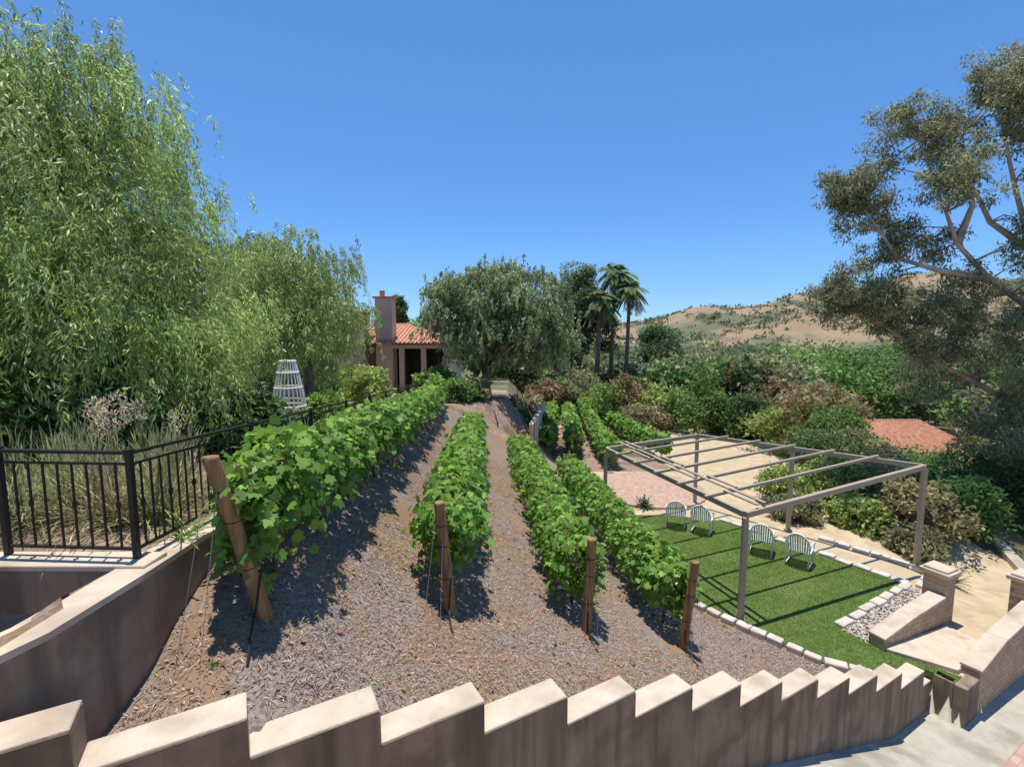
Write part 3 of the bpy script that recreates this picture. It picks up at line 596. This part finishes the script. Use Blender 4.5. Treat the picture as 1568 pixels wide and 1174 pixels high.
def strap(name,x,y,n,L,w,col,zoff=0,up=.9,z=None):
    z0=(Hs(x,y) if z is None else z)+zoff
    P=[];A=[];Nn_=[];C=[];Ls=[]
    for k in range(n):
        az=rng.random()*6.283; el=rng.uniform(.5,1.5)*up; d=np.array([math.cos(az)*math.cos(el),math.sin(az)*math.cos(el),math.sin(el)]); l=L*rng.uniform(.6,1.1)
        p=np.array([x,y,z0])+rng.normal(size=3)*np.array([.08,.08,0])*L
        ns=6; pr=p; cf=rng.uniform(.65,1.35)
        for j in range(ns):
            t=(j+1)/ns; q=p+d*l*t+np.array([0,0,-l*.5*t*t*math.cos(el)]); P.append(pr-(q-pr)*.15);A.append(q-pr);Ls.append(np.linalg.norm(q-pr)*1.6);Nn_.append(np.array([-d[0]*.5,-d[1]*.5,1]));C.append(np.array(col)*cf); pr=q
    return leaves(name,np.array(P),np.array(A),np.array(Nn_),np.array(Ls),w,np.array(C))
for (x,y) in [(-3.85,5.1),(-4.3,5.0),(-4.9,5.3),(-4.2,5.9),(-5.4,5.6),(-4.8,6.3),(-5.9,6.4),(-5.2,4.9)]:
    strap('ornamental_grass',x,y,230,1.05,.014,(.30,.32,.15) if rng.random()<.6 else (.38,.34,.2),up=1.0)
P=[];A=[]
for k in range(9):
    x,y=-4.75+rng.normal()*.2,5.6+rng.normal()*.2; z=Hs(x,y)+.95+rng.normal()*.1
    for j in range(70): P.append((x+rng.normal()*.06,y+rng.normal()*.06,z+rng.random()*.25)); A.append((rng.normal()*.7,rng.normal()*.7,.8))
n=len(P); leaves('grass_plumes',np.array(P),np.array(A),rng.normal(size=(n,3)),.06,.014,cvar((.58,.47,.33),n))
strap('daylily_plant',-3.2,4.55,26,.5,.02,(.2,.3,.08),z=-1.98,up=.7)
strap('agave_plant',4.9,17.3,60,.55,.06,(.12,.17,.10),z=-6.38)
for q in ((-4.25,3.6),(-3.9,3.2),(-4.5,3.1),(-3.7,3.6),(-4.2,2.8)): strap('daylily_plant',q[0],q[1],34,.35,.02,(.2,.3,.08),up=.8)
strap('agave_plant',12.0,12.6,60,.6,.05,(.13,.18,.09))

# ---------------------------------------------------------------- distant tree mass in the valley
C=[];Rd=[];Cl=[]
def dtree(x,y,h,w,col):
    z=Hs(x,y); m=12; d=rdir(m); c=np.array([x,y,z+h*.58])+d*np.array([w*.6,w*.6,h*.36]); C.append(c); Rd.append(np.full(m,w*.42)*(.7+.6*rng.random(m))); Cl.append(np.tile(np.array(col)*1.5*(.7+.55*rng.random()),(m,1)))
pal=[G1,G1,G1,G2,G3,G3,OL,OL,(.15,.17,.10),(.19,.22,.10),(.17,.19,.12),(.21,.17,.10)]
for k in range(520):
    y=38+rng.random()**1.3*170; r=rng.uniform(-.05,1.35); x=r*y
    if x<12 and y<50: continue
    if abs(x/y-.83)<.15 and y<62: continue
    zt=-y*(rng.uniform(.05,.12) if y<62 else rng.uniform(.015,.085)); g0=Hs(x,y); h=min(max(zt-g0,4),15)
    dtree(x,y,h,min(h*.36+1.0,5),pal[rng.integers(0,len(pal))])
for k in range(60):
    x=-60+k*1.0+rng.normal(); y=52+rng.random()*25; dtree(x,y,6+rng.random()*2,3,pal[rng.integers(0,7)])
cc=np.vstack(C); rr=np.concatenate(Rd); cl=np.vstack(Cl)
leaves('distant_trees',*clumps(cc,rr,70,.6,.36,None,.8,cols=cl),mat=M['far'])
k=4200; x=rng.uniform(40,900,k); y=rng.uniform(330,740,k); ok=(nz(x,y,.02,6)+.4*nz(x,y,.07,2)+rng.normal(size=k)*.25>.1); x=x[ok];y=y[ok];n=len(x)
leaves('hill_scrub',*clumps(np.stack([x,y,H(x,y)+.8],1),3.0+3.0*rng.random(n),14,3.2,2.2,(.17,.18,.105),.45),mat=M['far'])
k=1100; x=rng.uniform(20,420,k); y=rng.uniform(185,350,k); n=k
leaves('valley_trees',*clumps(np.stack([x,y,H(x,y)+3],1),4+3*rng.random(n),40,1.7,1.2,(.17,.20,.115),.8),mat=M['far'])

# ---------------------------------------------------------------- house
R=root('terracotta_roof_house',(-8,34,-4.2)); mb=MB()
mb.box((-10.5,39,-2.7),(12,8,3.9)); mb.box((-12.3,32.0,-1.6),(4.4,5.0,6.0)); mb.box((-8.8,34.0,-1.0),(1.15,1.2,6.8))
mb.obj('walls',[M['wall']],R)
mb=MB()
def hip(mb,x0,x1,y0,y1,ze,zr,mi=0):
    w=(y1-y0)/2; ym=(y0+y1)/2; a=[(x0,y0,ze),(x1,y0,ze),(x1,y1,ze),(x0,y1,ze)]; r=[(x0+w*.8,ym,zr),(x1-w*.8,ym,zr)]
    if x1-x0<1.7*w: r=[((x0+x1)/2-.01,ym,zr),((x0+x1)/2+.01,ym,zr)]
    mb.add(a+r,[(0,1,5,4),(1,2,5),(2,3,4,5),(3,0,4),(3,2,1,0)],mi)
    n=int((x1-x0)/.28)
    for k in range(n):
        x=x0+(k+.5)*.28; f=min(1,min(x-x0,x1-x)/(w*.8)); mb.tube([(x,y0,ze+.03),(x,y0+(ym-y0)*f,ze+(zr-ze)*f+.03)],.075,6,mi)
    for r0,r1 in ((r[0],r[1]),(a[0],r[0]),(a[1],r[1])): mb.tube([r0,r1],.11,6,mi)
hip(mb,-17,-4.0,33.0,43.6,-.65,.7); hip(mb,-14.9,-9.7,29.1,34.9,1.4,2.3)
mb.box((-8.8,34.0,2.45),(1.4,1.4,.12)); mb.tube([(-9.0,34.0,2.45),(-9.0,34.0,2.95)],.18,10)
mb.box((-5.9,36.5,1.5),(.8,.8,.12)); mb.obj('roof',[M['tile']],R)
mb=MB(); mb.box((-5.9,36.5,.8),(.65,.65,1.3))
for x in(-7.6,-6.1,-4.5): mb.box((x,33.4,-2.5),(.32,.32,3.4))
mb.beam((-8.2,33.4,-.9),(-4.2,33.4,-.9),.3,.25); mb.obj('veranda_posts',[M['wall']],R)
mb=MB(); mb.box((-6.5,34.985,-2.4),(3.6,.06,2.6)); mb.box((-12.4,29.49,-.1),(.9,.04,1.2)); mb.box((-13.6,29.49,-2.5),(1.0,.04,1.6)); mb.obj('windows',[M['dark']],R)
mb=MB()
for x in(-7.7,-6.5,-5.3): mb.box((x,34.93,-2.4),(.08,.05,2.6))
mb.obj('window_frames',[M['rust']],R)
R=root('valley_house',(36,44,-12)); mb=MB(); mb.box((36.5,46,-12.3),(9.6,6,4)); mb.obj('walls',[M['wall']],R)
mb=MB(); hip(mb,30.9,42.1,42.2,49.8,-10.5,-8.3); mb.obj('roof',[M['tile']],R)
mb=MB()
for x in(33.5,36.5,39.5): mb.box((x,42.98,-12.2),(1.2,.04,1.4))
mb.obj('windows',[M['dark']],R)
bx,by=-6.0,12.9; z=Hs(bx,by)
R=root('white_garden_obelisk',(bx,by,z)); mb=MB()
for k in range(22):
    t=2*math.pi*k/22; mb.tube([(bx+.5*math.cos(t),by+.5*math.sin(t),z),(bx+.38*math.cos(t),by+.38*math.sin(t),z+1.0),(bx+.2*math.cos(t),by+.2*math.sin(t),z+1.9)],.018,5)
for h,r in((.1,.49),(.7,.42),(1.2,.345),(1.6,.27),(1.9,.21)):
    mb.tube([(bx+r*math.cos(t),by+r*math.sin(t),z+h) for t in np.linspace(0,2*math.pi,21)],.02,5)
mb.obj('wire_frame',[M['white']],R)
R=root('white_planter_box',(-6.35,12.0,z)); mb=MB(); mb.box((-6.35,12.0,z+.3),(.45,.45,.6)); mb.box((-6.35,12.0,z+.61),(.52,.52,.05)); mb.obj('box',[M['white']],R,bevel=.01)

# ---------------------------------------------------------------- light, sky, camera
S=Vector((-.03,.11,1)).normalized()
sd=bpy.data.lights.new('sun','SUN'); sd.energy=5.0; sd.angle=math.radians(.53); sd.color=(1,.96,.88)
so=bpy.data.objects.new('sun',sd); so.rotation_euler=S.to_track_quat('Z','Y').to_euler(); so.location=(0,0,30); scene.collection.objects.link(so)
w=bpy.data.worlds.new("World"); scene.world=w; w.use_nodes=True; nt=w.node_tree
sk=nt.nodes.new('ShaderNodeTexSky'); sk.sky_type='NISHITA'; sk.sun_disc=False; sk.sun_elevation=math.asin(S.z); sk.sun_rotation=math.atan2(S.x,S.y)
sk.air_density=.9; sk.dust_density=0; sk.ozone_density=4.0; sk.altitude=600
hs=nt.nodes.new('ShaderNodeHueSaturation'); hs.inputs['Saturation'].default_value=1.18; hs.inputs['Value'].default_value=1.25
tc=nt.nodes.new('ShaderNodeTexCoord'); sp=nt.nodes.new('ShaderNodeSeparateXYZ'); nt.links.new(tc.outputs['Generated'],sp.inputs[0])
cr=nt.nodes.new('ShaderNodeValToRGB'); cr.color_ramp.elements[0].position=0; cr.color_ramp.elements[0].color=(.36,.50,.70,1); cr.color_ramp.elements[1].position=.45; cr.color_ramp.elements[1].color=(1,1,1,1)
e=cr.color_ramp.elements.new(.15); e.color=(.66,.76,.88,1)
nt.links.new(sp.outputs[2],cr.inputs[0])
mx=nt.nodes.new('ShaderNodeMix'); mx.data_type='RGBA'; mx.blend_type='MULTIPLY'; mx.inputs[0].default_value=1
nt.links.new(sk.outputs[0],hs.inputs['Color']); nt.links.new(hs.outputs[0],mx.inputs[6]); nt.links.new(cr.outputs[0],mx.inputs[7])
bg=nt.nodes['Background']; bg.inputs['Strength'].default_value=.15; nt.links.new(mx.outputs[2],bg.inputs['Color'])
cd=bpy.data.cameras.new('camera'); cd.sensor_width=36; cd.lens=17; cd.clip_end=6000; cd.clip_start=.05
co=bpy.data.objects.new('camera',cd); co.rotation_euler=(math.radians(90-5.9),0,0); scene.collection.objects.link(co); scene.camera=co
scene.view_settings.view_transform='Standard'; scene.view_settings.look='None'; scene.view_settings.exposure=0
